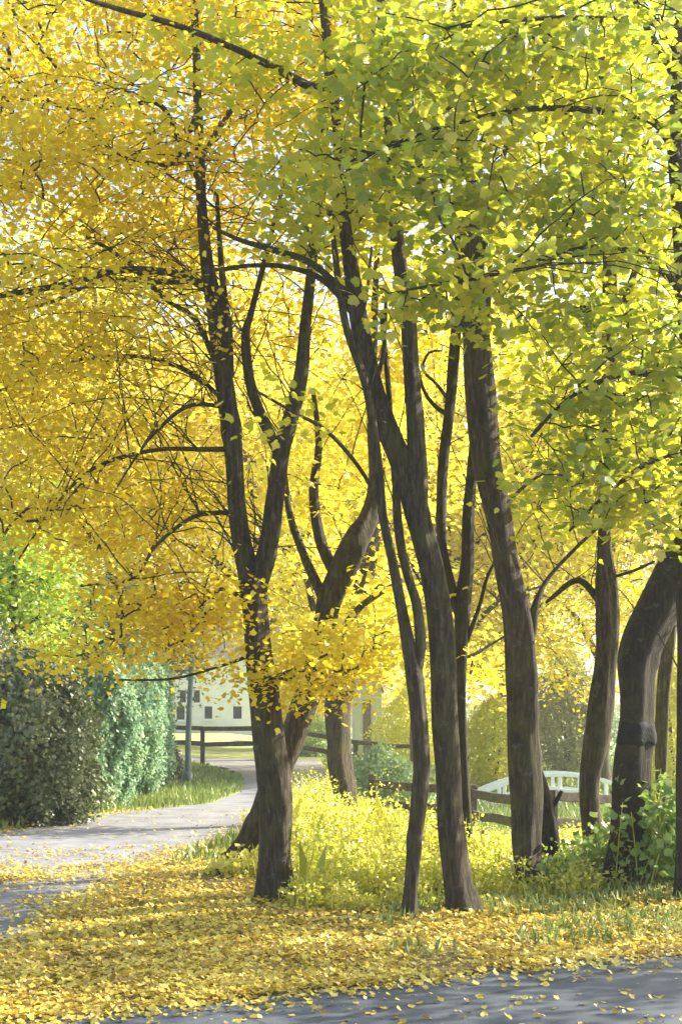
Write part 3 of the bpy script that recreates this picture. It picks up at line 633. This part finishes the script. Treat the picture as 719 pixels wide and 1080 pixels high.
# ------------------------------------------------------------------ shrubs and conifers on the far side of the drive
def shrub(name, label, cat, px, py_base, d, prof, m, leaf, n, yr=1.0, shape=HEXL, seed=1, drape=0.0, tilt=.9, lean=0.0, bark=BARK_DK, group=None):
    """prof: [(height, half width)] outline; leaves in a lumpy shell, short stem inside"""
    x = (px - CX) / F * d; gz = float(H(x, d)); loc = np.array([x, d, gz]); root = thing(name, label, cat, loc, group)
    hs = np.array([p[0] for p in prof]); ws = np.array([p[1] for p in prof])
    st = MB(); ht = hs[-1]
    for k in range(4):
        a = k * 1.57 + seed; q = spline([[x + .03*math.cos(a), d + .03*math.sin(a), gz - .05, .05], [x + .4*ws.max()*.4*math.cos(a), d + .4*ws.max()*.4*math.sin(a), gz + ht*.4, .035], [x + ws.max()*.35*math.cos(a) + lean*.6, d + ws.max()*.3*math.sin(a), gz + ht*.8, .01]], .15)
        st.tube(q[:, :3], q[:, 3], 6)
    st.build("stem", bark, root, loc)
    rg = np.random.default_rng(seed); z = rg.random(n * 2) * ht
    w_ = np.interp(z, hs, ws); keep = rg.random(n * 2) < w_ / ws.max(); z = z[keep][:n]; w_ = w_[keep][:n]; n = len(z)
    a = rg.random(n) * 2 * math.pi
    lump = 1 + .16 * np.sin(a * 3 + z * 2.1 + seed) + .12 * np.sin(a * 7 - z * 4.3 + seed * 2) + .08 * np.sin(a * 13 + z * 9)
    r = w_ * lump * (rg.random(n) ** .25); r += rg.normal(0, .04, n)
    pos = np.c_[x + r * np.cos(a) + lean * z / ht, d + r * np.sin(a) * yr, gz + z + rg.normal(0, .05, n)]
    out = np.c_[np.cos(a), np.sin(a), np.full(n, .5)]
    nrm = out + rg.normal(0, tilt, (n, 3)); ld = rg.normal(0, .6, (n, 3)) + out * .5; ld[:, 2] += drape
    mb = MB(); mb.leaves(pos, nrm, ld, leaf * (.6 + .8 * rg.random(n)), shape); mb.build("foliage", m, root, loc)
    return root
shrub("laurel_bush", "big dark olive evergreen bush with brown tinged side at the drive's edge", "bush", 28, 866, 20.6, [(0, .80), (.5, 1.0), (1.2, 1.02), (1.7, .86), (2.15, .58), (2.45, .1)], OLIVE, .062, 32000, 1.2, seed=2)
shrub("laurel_bush", "tall dark shrub behind the big olive bush, cut by the photo's left edge", "bush", -25, 850, 23, [(0, .8), (1.2, 1.0), (2.6, .7), (3.0, .3)], OLIVE, .065, 18000, 1.0, seed=12)
CG = "clipped blue-green conifers lining the drive"
shrub("conifer", "blue-green conifer next to the dark olive bush, nearest of its line", "conifer", 102, 852, 24.0, [(0, .5), (.5, .62), (1.4, .55), (2.2, .36), (2.75, .05)], CONIF, .075, 24000, 1.0, KITE, 5, 1.2, .6, .20, group=CG)
shrub("conifer", "pale green conifer in the middle of its line, leaning towards the lamp pole", "conifer", 132, 842, 26.6, [(0, .45), (.5, .6), (1.4, .6), (2.3, .42), (2.95, .05)], CONIF, .075, 24000, 1.0, KITE, 8, 1.2, .6, .30, group=CG)
shrub("conifer", "brightest conifer of its line, right by the rail fence and lamp pole", "conifer", 153, 832, 30.0, [(0, .38), (.5, .52), (1.5, .50), (2.4, .34), (2.9, .05)], CONIF, .075, 20000, 1.0, KITE, 14, 1.2, .6, .22, group=CG)
shrub("shrub", "small dark clipped shrub at the foot of the brightest conifer", "shrub", 180, 818, 32.0, [(0, .22), (.3, .26), (.7, .16), (.95, .03)], OLIVE, .05, 4000, 1.0, HEXL, 17)
shrub("bush", "pale green bush behind the left end of the dark rail fence", "bush", 402, 0, 33.0, [(0, .9), (.5, 1.05), (1.0, .75), (1.45, .1)], MINT, .07, 9000, seed=21)
shrub("bush", "yellow green bush between the two tallest middle trunks, beyond the fence", "bush", 520, 0, 40.0, [(0, .7), (.9, 1.0), (1.9, .8), (2.7, .15)], YGREEN, .08, 9000, seed=22)
shrub("bush", "big olive yellow bush filling the gap between the thick straight maple and the bowed trunk", "bush", 598, 0, 46.0, [(.4, .5), (1.4, 1.2), (2.9, 1.15), (4.2, .2)], SAGE, .09, 12000, seed=23)
shrub("bush", "tall yellow bush seen between the banded trunk and the photo's edge", "bush", 712, 0, 40.0, [(0, .9), (1.3, 1.2), (2.8, 1.0), (3.9, .2)], YGREEN, .09, 11000, seed=24)
shrub("bush", "small green bush across the far drive, left of the short stout trunk", "bush", 334, 0, 53.0, [(0, .8), (.6, .9), (1.1, .6), (1.5, .1)], MINT, .08, 6000, seed=25)
shrub("bush", "round pale yellow bush under the far trees left of the blue grey barn", "bush", 318, 0, 62.0, [(0, 1.2), (1.2, 1.7), (2.6, 1.4), (3.9, .2)], YELLOW, .11, 8000, seed=26)
shrub("bush", "broad yellow green bush far behind the thinnest forking trunk", "bush", 440, 0, 60.0, [(0, 1.2), (1.2, 1.8), (2.4, 1.4), (3.6, .2)], YGREEN, .11, 9000, seed=27)
def field_hedge(label, px0, px1, d, h0, seed, m):
    rg = np.random.default_rng(seed); x0, x1 = (px0 - CX) / F * d, (px1 - CX) / F * d; g0 = float(H(x0, d)); loc = np.array([x0, d, g0]); root = thing("hedge", label, "hedge", loc)
    n = int((x1 - x0) * 900); x = x0 + (x1 - x0) * rg.random(n); top = h0 * (1 + .10 * np.sin(x * 1.7 + seed) + .06 * np.sin(x * 4.1)); u = rg.random(n)
    side = np.sqrt(np.clip(1 - (u * 2 - 1) ** 6, 0, 1)) * .7; y = d + side * np.where(rg.random(n) < .6, -1, 1) * (.7 + .4 * rg.random(n)); z = H(x, y) + top * u
    mb = MB(); mb.leaves(np.c_[x, y, z], rg.normal(0, .8, (n, 3)) + [0, -.6, .5], rg.normal(0, 1, (n, 3)), .10 * (.6 + .8 * rg.random(n)), KITE); mb.build("foliage", m, root, loc)
    st = MB()
    for xx in np.arange(x0 + .3, x1, .9):
        g = float(H(xx, d)); st.tube([[xx, d, g - .05], [xx + .1, d, g + h0 * .5], [xx - .1, d, g + h0 * .85]], [.04, .03, .01], 5)
    st.build("stem", BARK_DK, root, loc)
field_hedge("teal green clipped hedge showing over the white footbridge", 572, 700, 50.0, 2.0, 31, CONIF)
field_hedge("long hazy green field hedge across the meadow beyond the barn", 290, 800, 92.0, 2.4, 32, SAGE)
lime = far_tree("lime_tree", LIME, 5.6, 1.35, 2.2, 51, 170, 46, .12); x_ = (14 - CX) / F * 25
lime.location = (x_, 25.0, float(H(x_, 25.0)) - .05); tag(lime, "lime green young tree poking out above the dark olive bush", "tree")
sage = far_tree("willow_tree", SAGE, 5.0, 2.0, 1.5, 61, 240, 46, .12); x_ = (128 - CX) / F * 34
sage.location = (x_, 34.0, float(H(x_, 34.0)) - .05); tag(sage, "grey green bushy tree behind the clipped conifers", "tree")

# ------------------------------------------------------------------ buildings and fences across the meadow
def house():
    d = 88.0; x0 = (181 - CX) / F * d; x1 = x0 + 6.2; g = float(H((x0+x1)/2, d)) - .3; loc = np.array([x0, d, g])
    root = thing("white_house", "white house with small dark windows across the far end of the drive", "house", loc)
    a = MB(); a.box((0, 0, 0), (6.2, 7, 4.9)); a.build("wall", WHITEWALL, root)
    r = MB(); v = [(-.4,-.4,4.9),(6.6,-.4,4.9),(6.6,7.4,4.9),(-.4,7.4,4.9),(-.4,3.5,8.3),(6.6,3.5,8.3)]
    r.add(v, [(0,1,5,4),(2,3,4,5),(0,3,2,1)]); r.add(np.array(v)[[0,4,3,3]], [(0,1,2,3)]); r.add(np.array(v)[[1,2,5,5]], [(0,1,2,3)])
    ro = r.build("roof", ROOF, root)
    c = MB(); c.box((4.8, 3, 7.6), (5.6, 3.9, 9.4)); c.build("chimney", WHITEWALL, ro)
    def win(px0, px1, py0, py1, bars):
        xa = (px0 - CX) / F * d - x0; xb = (px1 - CX) / F * d - x0; za = EYE + (HY - py1) / F * d - g; zb = EYE + (HY - py0) / F * d - g
        fr = MB(); t = .07
        fr.box((xa - t, -.06, za - t), (xb + t, .05, za)); fr.box((xa - t, -.06, zb), (xb + t, .05, zb + t))
        fr.box((xa - t, -.06, za), (xa, .05, zb)); fr.box((xb, -.06, za), (xb + t, .05, zb))
        for k in range(bars):
            xm = xa + (xb - xa) * (k + 1) / (bars + 1); fr.box((xm - .03, -.05, za), (xm + .03, .05, zb))
        f = fr.build("window", WHITEPAINT, root)
        gl = MB(); gl.box((xa, -.03, za), (xb, -.012, zb)); gl.build("pane", GLASS, f)
        sl = MB(); sl.box((xa - .15, -.14, za - t - .08), (xb + .15, .02, za - t - .002)); sl.build("sill", WHITEPAINT, f)
    win(190, 211, 728, 741, 2); win(186.5, 195, 745, 759, 0); win(216, 224, 745, 758, 0); win(246, 255, 745, 758, 0)
    dr = MB(); dr.box((5.0, -.05, .25), (5.9, .03, 2.3)); dr.build("door", TEAL, root)
house()
def shed(name, label, px0, px1, py_top, d, m, depth, cat, roofm=ROOF, eave=None):
    x0, x1 = (px0 - CX) / F * d, (px1 - CX) / F * d; g = float(H((x0+x1)/2, d)) - .1; ht = EYE + (HY - py_top) / F * d - g; W = x1 - x0
    e = ht * .68; root = thing(name, label, cat, (x0, d, g))
    a = MB(); a.add([(0,0,0),(W,0,0),(W,0,e),(W/2,0,ht-.05),(0,0,e)], [(0,1,2,3,4)]); a.add([(0,depth,0),(W,depth,0),(W,depth,e),(W/2,depth,ht-.05),(0,depth,e)], [(4,3,2,1,0)])
    a.add([(0,0,0),(0,depth,0),(0,depth,e),(0,0,e)], [(3,2,1,0)]); a.add([(W,0,0),(W,depth,0),(W,depth,e),(W,0,e)], [(0,1,2,3)]); a.build("wall", m, root)
    r = MB()
    for s in (0, 1):
        xa = -.15 if s == 0 else W + .15; za = e - .15 * (ht - e) / (W / 2)
        q = [(xa,-.2,za),(W/2,-.2,ht),(W/2,depth+.2,ht),(xa,depth+.2,za)]
        up = [(p[0], p[1], p[2] + .09) for p in q]
        r.add(q + up, [(0,1,2,3),(7,6,5,4),(0,4,5,1),(1,5,6,2),(2,6,7,3),(3,7,4,0)])
    r.build("roof", roofm, root)
    dd = MB(); dd.box((W*.36, -.05, .05), (W*.64, -.01, e*.8)); dd.build("door", GLASS if m is TEAL else WOOD, root)
shed("barn", "blue grey boarded barn beyond the meadow, seen past the short stout trunk", 372, 402, 690, 75.0, GREYWALL, 6, "barn")
def rail_fence(name, label, posts, rails, hpost, m=WOOD, pw=.10, cat="fence", top_extra=0.05):
    """posts: ground points; rails: list of heights; each panel between neighbours"""
    p0 = posts[0]; loc = np.array([p0[0], p0[1], float(H(*p0[:2]))]); root = thing(name, label, cat, loc)
    for (x, y) in posts:
        g = float(H(x, y)); b = MB(); b.beam((x, y, g - .2), (x + RNG.normal(0, .012), y, g + hpost + top_extra), pw, pw, up=(0, 1, 0)); b.build("post", m, root, loc)
    for a, b_ in zip(posts[:-1], posts[1:]):
        for hh in rails:
            b = MB(); ga, gb = float(H(*a)), float(H(*b_))
            b.beam((a[0], a[1] - pw*.62, ga + hh + RNG.normal(0, .02)), (b_[0], b_[1] - pw*.62, gb + hh + RNG.normal(0, .02)), .05, .135, jit=.012); b.build("rail", m, root, loc)
    return root
rail_fence("paddock_fence", "weathered two rail paddock fence in front of the white house", [((px - CX) / F * 40 , 40.0 + .8 * k) for k, px in enumerate((40, 124, 208, 292, 376, 455))] , (.68, 1.12), 1.15, pw=.13)
def near_fence():
    d = 23.0; A = P(393, 0, d)[:2]; B = P(411, 0, d + .3)[:2]; B2 = P(498, 0, 22.6)[:2]; C2 = P(548, 0, 19.6)[:2]; D2 = P(583, 0, 19.4)[:2]; E2 = P(650, 0, 20.0)[:2]; G2 = P(745, 0, 21)[:2]
    return rail_fence("rail_fence", "old dark wooden three rail fence sagging among the weeds behind the trunks", [tuple(map(float, q)) for q in (A, B2, C2, D2, E2, G2)], (.30, .62, .95), 1.02, pw=.13)
near_fence()
lr = MB(); a = P(505, 893, 17.5); b = P(532, 904, 17.2); lr.beam(a, b, .07, .11)
a0 = a + (a - b) * .4; gz = float(H(a0[0], a0[1]))
lr.beam((b[0], b[1] + .06, float(H(b[0], b[1])) - .1), (b[0] + .02, b[1] + .06, b[2] + .02), .07, .07, up=(0, 1, 0)); lr.beam((a[0], a[1] + .06, float(H(a[0], a[1])) - .1), (a[0], a[1] + .06, a[2] + .02), .07, .07, up=(0, 1, 0))
o = lr.build("broken_rail", WOOD, None, a); tag(o, "short slanting broken rail propped low in the weeds between two trunks", "rail")

def footbridge():
    d = 33.0; root = thing("footbridge", "white arched wooden footbridge glimpsed between the trunks behind the dark rail fence", "bridge", P(590, 0, d) * [1, 1, 0] + [0, 0, float(H(P(590, 0, d)[0], d))])
    loc = np.array(root.location); cx = loc[0]; W = 2.7
    def arc(t, off): return np.array([cx + W * t, 0, EYE + (HY - 817) / F * d - .95 * t * t + off])
    for y in (d, d + 1.1):
        for nm, off, ht in (("handrail", 0, .09), ("middle_rail", -.36, .07)):
            q = np.array([[*(arc(t, off) + [0, y, 0]), .045] for t in np.linspace(-1, 1, 17)]); m = MB()
            for i in range(16): m.beam(q[i][:3], q[i+1][:3], .06, ht)
            m.build(nm, WHITEPAINT, root, loc)
        for t in np.linspace(-.95, .95, 9):
            m = MB(); p = arc(t, 0) + [0, y + .05, 0]; m.beam(p + [0, 0, -.85], p, .08, .08, up=(0, 1, 0)); m.build("baluster", WHITEPAINT, root, loc)
    m = MB()
    for t in np.linspace(-1, 1, 40): p = arc(t, -.85); m.box((p[0] - .06, d - .05, p[2] - .05), (p[0] + .06, d + 1.2, p[2]))
    m.build("deck", WHITEPAINT, root, loc)
    m = MB()
    for y in (d - .08, d + 1.22):
        for i in range(16): m.beam(arc(-1 + i/8, -1.0) + [0, y, 0], arc(-1 + (i+1)/8, -1.0) + [0, y, 0], .06, .24)
    m.build("beam", WHITEPAINT, root, loc)
footbridge()
def pole():
    d = 31.0; b = P(198, 830, d); g = float(H(b[0], d)); loc = np.array([b[0], d, g]); t = P(206, 632, d)
    root = thing("lamp_pole", "slim dark green metal pole on the grass verge beside the conifers", "pole", loc)
    m = MB(); q = spline([[b[0], d, g - .1, .075], [b[0] + .03, d, g + 1.5, .062], [t[0], d, t[2], .045]], .3); m.tube(q[:, :3], q[:, 3], 12); m.build("shaft", METAL, root, loc)
    m = MB(); m.tube([[b[0], d, g - .02], [b[0], d, g + .28], [b[0] + .005, d, g + .33]], [.11, .11, .078], 12); m.build("base_collar", METAL, root, loc)
    m = MB(); m.tube([[t[0], d, t[2] - .02], [t[0], d, t[2] + .05], [t[0], d, t[2] + .09]], [.058, .06, .02], 12); m.build("cap", METAL, root, loc)
pole()

# ------------------------------------------------------------------ ground cover
def in_drive(x, y):
    """rough distance inside the drive / road, used to thin leaves there"""
    right = np.interp(y, [4, 7, 9.5, 11.5, 14.7, 18, 24.5, 30, 40, 50], [-3.4, -2.2, -2.05, -2.05, -1.9, -1.4, -.55, -.1, -.4, -.8])
    left = np.interp(y, [4, 14, 16.2, 18.5, 22.2, 25, 29, 34, 41, 46], [-14, -12, -6.5, -4.6, -3.8, -2.25, -2.0, -2.3, -3.2, -6])
    return np.minimum(right - x, x - left)
def road_in(x, y): return (8.25 + .545 * x) - y
def scatter_litter():
    n = 420000
    d = 6.5 + 17 * RNG.random(n) ** 1.35; x = (RNG.random(n) * 1.5 - .75) * (d * .62) ; y = d
    nz = vnoise(x * 1.1, y * .9, 2) * .55 + vnoise(x * 3.1, y * 2.6, 5) * .45
    idr = in_drive(x, y); ir = road_in(x, y)
    p = np.full(n, 1.0)
    p = np.where(ir > 0, np.clip(.6 * np.exp(-ir / .14) + .010 + np.clip(nz - .25, 0, 1) * .08 * np.exp(-ir / .5), 0, 1), p)
    left = sm((-x - .6) / 2.0)
    p = np.where((ir > 0), np.maximum(p, left * np.clip(.05 + nz * .8, .015, .6)), p)
    p = np.where((idr > 0) & (ir <= 0), np.clip(.03 + .75 * np.exp(-idr / .22) + np.clip(nz + .12, 0, 1) * .8 * sm((17.5 - y) / 4), 0, 1), p)
    p = np.where((idr > .35) & (y < 13.5) & (ir < .2), p * .45, p)
    p = np.where((ir < 0) & (idr < 0), p * np.clip(.66 + .9 * nz, .10, 1) * (1 - .42 * sm((x - .8) / 2.0)), p)
    p = np.where(y > 17, p * .35, p); p = np.where((y > 14.5) & (x > 0), p * .25, p)
    k = RNG.random(n) < p; x = x[k]; y = y[k]; n = len(x)
    sheetz = np.where((in_drive(x, y) > -.1) | (road_in(x, y) > -.1), .018, .004)
    z = H(x, y) + sheetz + RNG.random(n) * .035 * np.where(in_drive(x, y) > .2, .4, 1) * np.where(road_in(x, y) > .1, .3, 1)
    nrm = RNG.normal(0, .42, (n, 3)); nrm[:, 2] = 1
    mb = MB(); mb.leaves(np.c_[x, y, z], nrm, RNG.normal(0, 1, (n, 3)) * [1, 1, .15], .043 * (.4 + .9 * RNG.random(n)), HEXL, curl=-.32)
    return tag(mb.build("fallen_leaves", LITTER), "drift of fallen yellow and tan leaves over the verge, drive and road edge", "leaves", kind="stuff")
scatter_litter()
def weeds():
    mb = MB(); n = 7600
    x = -1.0 + RNG.random(n) * 7.5; y = 11.3 + RNG.random(n) ** 1.15 * 13
    k = (in_drive(x, y) < -.25) & (x > np.where(y < 13.0, -.40, np.where(y < 15.2, -.62, -1.0))) & (y > 11.35 + .55 * np.maximum(x - .9, 0)) ; x = x[k]; y = y[k]
    dens = .7 + .5 * vnoise(x * 1.4, y * 1.1, 3); k = RNG.random(len(x)) < dens; x = x[k]; y = y[k]; n = len(x)
    hgt = (.30 + .45 * RNG.random(n)) * (.75 + .35 * vnoise(x * .9, y * .8, 8)) * (.38 + .62 * sm((y - 11.3) / 1.3)); hgt = np.clip(hgt, .06, .95)
    hgt = hgt * np.where(RNG.random(n) < .10, 1.2 + .55 * RNG.random(n), 1)
    hgt = hgt * (1.06 - .42 * sm((x - .3) / 1.4))
    g = H(x, y)
    # stems with little leaves and grass blades
    per = 56; t = RNG.random((n, per)); ang = RNG.random((n, per)) * 6.28; rr = (.03 + .13 * RNG.random((n, per))) * (1.1 - .6 * t)
    lx, ly = RNG.normal(0, .10, n), RNG.normal(0, .10, n)
    px = x[:, None] + lx[:, None] * t + rr * np.cos(ang); py = y[:, None] + ly[:, None] * t + rr * np.sin(ang); pz = g[:, None] + t * hgt[:, None]
    pos = np.stack([px, py, pz], -1).reshape(-1, 3); nn = len(pos)
    nrm = RNG.normal(0, .6, (nn, 3)) + [0, 0, .7]; ld = np.stack([np.cos(ang), np.sin(ang), .5 + 0 * t], -1).reshape(-1, 3)
    mb.leaves(pos, nrm, ld, .022 + .034 * RNG.random(nn), KITE)
    pb = 9; bx = np.repeat(x, pb) + RNG.normal(0, .12, n * pb); by = np.repeat(y, pb) + RNG.normal(0, .12, n * pb)
    nb = n * pb; bd = RNG.normal(0, .28, (nb, 3)); bd[:, 2] = 1
    mb.leaves(np.c_[bx, by, H(bx, by) - .02], np.c_[RNG.normal(0, 1, (nb, 2)), np.zeros(nb)], bd, np.repeat(hgt, pb) * (.35 + .5 * RNG.random(nb)), BLADE * [.42, 1], curl=.3)
    for i in range(0, n, 2):
        q = np.array([[x[i], y[i], g[i] - .03], [x[i] + lx[i] * .5, y[i] + ly[i] * .5, g[i] + hgt[i] * .5], [x[i] + lx[i], y[i] + ly[i], g[i] + hgt[i] * 1.02]])
        mb.tube(q, [.006, .005, .002], 3, cap=False)
    return tag(mb.build("weeds", WEED), "tall sunlit yellow green weeds and grasses behind the tree trunks", "weeds", kind="stuff")
weeds()
def verge_grass():
    mb = MB(); n = 80000
    x = -12 + RNG.random(n) * 13; y = 15 + RNG.random(n) * 31
    k = (in_drive(x, y) < -.05) & (x < .1) & ((x < np.interp(y, [15, 22, 25, 34, 46], [-4, -3.6, -2.1, -2.2, -5])) | (x > -2.4)) ; x = x[k]; y = y[k]; n = len(x)
    bd = RNG.normal(0, .45, (n, 3)); bd[:, 2] = 1
    mb.leaves(np.c_[x, y, H(x, y) - .01], np.c_[RNG.normal(0, 1, (n, 2)), np.zeros(n)], bd, .08 + .14 * RNG.random(n), BLADE * [1.6, 1], curl=.4)
    # short tufts among the leaves on the bank
    n = 15000; x = .3 + RNG.random(n) * 6.0; y = 8.25 + .545 * x + .35 + RNG.random(n) ** .7 * 3.6
    k = (vnoise(x * 1.9, y * 1.6, 6) + .35 * sm((x - .5) / 2) > .12) & (in_drive(x, y) < -.3); x = x[k]; y = y[k]; n = len(x)
    bd = RNG.normal(0, .5, (n, 3)); bd[:, 2] = 1
    mb.leaves(np.c_[x, y, H(x, y) - .01], np.c_[RNG.normal(0, 1, (n, 2)), np.zeros(n)], bd, .05 + .09 * RNG.random(n), BLADE * [1.6, 1], curl=.4)
    # far meadow tufts
    n = 30000; y = 22 + 50 * RNG.random(n) ** 1.5; x = (RNG.random(n) * 1.1 - .12) * y * .36
    k = in_drive(x, y) < -.2; x = x[k]; y = y[k]; n = len(x)
    bd = RNG.normal(0, .4, (n, 3)); bd[:, 2] = 1
    mb.leaves(np.c_[x, y, H(x, y) - .01], np.c_[RNG.normal(0, 1, (n, 2)), np.zeros(n)], bd, .12 + .20 * RNG.random(n), BLADE * [2.0, 1], curl=.4)
    return tag(mb.build("grass", GRASS), "rough mown grass of the verge and the meadow beyond", "grass", kind="stuff")
verge_grass()
# tufts at the tree feet + green undergrowth at the right
def undergrowth(name, label, cat, px, d, w_, hgt, n, m, leaf, seed):
    rg = np.random.default_rng(seed); x0 = (px - CX) / F * d; g0 = float(H(x0, d)); loc = np.array([x0, d, g0]); root = thing(name, label, cat, loc)
    st = MB(); mb = MB(); pts = []
    for k in range(int(n / 26)):
        bx, by = x0 + rg.normal(0, w_ * .4), d + rg.normal(0, w_ * .3); h_ = hgt * (.5 + .6 * rg.random()); g = float(H(bx, by))
        e = np.array([bx + rg.normal(0, .14), by + rg.normal(0, .14), g + h_]); st.tube([[bx, by, g - .03], [(bx + e[0]) / 2, (by + e[1]) / 2, g + h_ * .55], e], [.006, .005, .002], 4, cap=False)
        for _ in range(26):
            t = .15 + .85 * rg.random(); pts.append(np.array([bx, by, g]) * (1 - t) + e * t + rg.normal(0, .07, 3) * [1, 1, .5])
    pts = np.array(pts); q = len(pts); pts[:, 2] = np.maximum(pts[:, 2], H(pts[:, 0], pts[:, 1]) + .01)
    st.build("stem", WEED, root, loc)
    nr = rg.normal(0, .6, (q, 3)); nr[:, 2] += .6; nr[:, 1] -= .4
    mb.leaves(pts, nr, rg.normal(0, 1, (q, 3)) - [0, 0, .3], leaf * (.6 + .8 * rg.random(q)), HEXL); mb.build("foliage", m, root, loc); return root
undergrowth("shrub", "leafy green shrub growing against the massive banded trunk", "shrub", 706, 12.3, .5, .95, 1500, IVY, .075, 3)
undergrowth("ivy", "low ivy tangle around the foot of the bowed brown trunk", "ivy", 630, 12.7, .45, .45, 1100, IVY, .06, 4)
undergrowth("ivy", "ivy clump at the foot of the dark broken stump", "ivy", 585, 12.5, .22, .32, 420, IVY, .06, 5)
undergrowth("nettle", "pale green weeds just past the foot of the thick forked maple", "plant", 330, 12.7, .30, .42, 420, WEED, .06, 6)
undergrowth("nettle", "grassy weeds around the base of the hard-leaning mossy trunk", "plant", 256, 13.95, .22, .26, 420, WEED, .06, 7)

# ------------------------------------------------------------------ autumn haze: one closed box of even air round everything
def haze():
    mb = MB(); mb.box((-700, -90, -2.2), (700, 1600, 30))
    m = bpy.data.materials.new("haze_air"); m.use_nodes = True; n = m.node_tree; n.nodes.clear()
    out = n.nodes.new("ShaderNodeOutputMaterial"); v = n.nodes.new("ShaderNodeVolumePrincipled")
    v.inputs['Color'].default_value = (.93, .95, .92, 1); v.inputs['Density'].default_value = HAZE; v.inputs['Anisotropy'].default_value = .35
    n.links.new(v.outputs[0], out.inputs['Volume'])
    return tag(mb.build("haze", m), "pale sunlit autumn haze filling the air", "haze", kind="stuff")
haze()
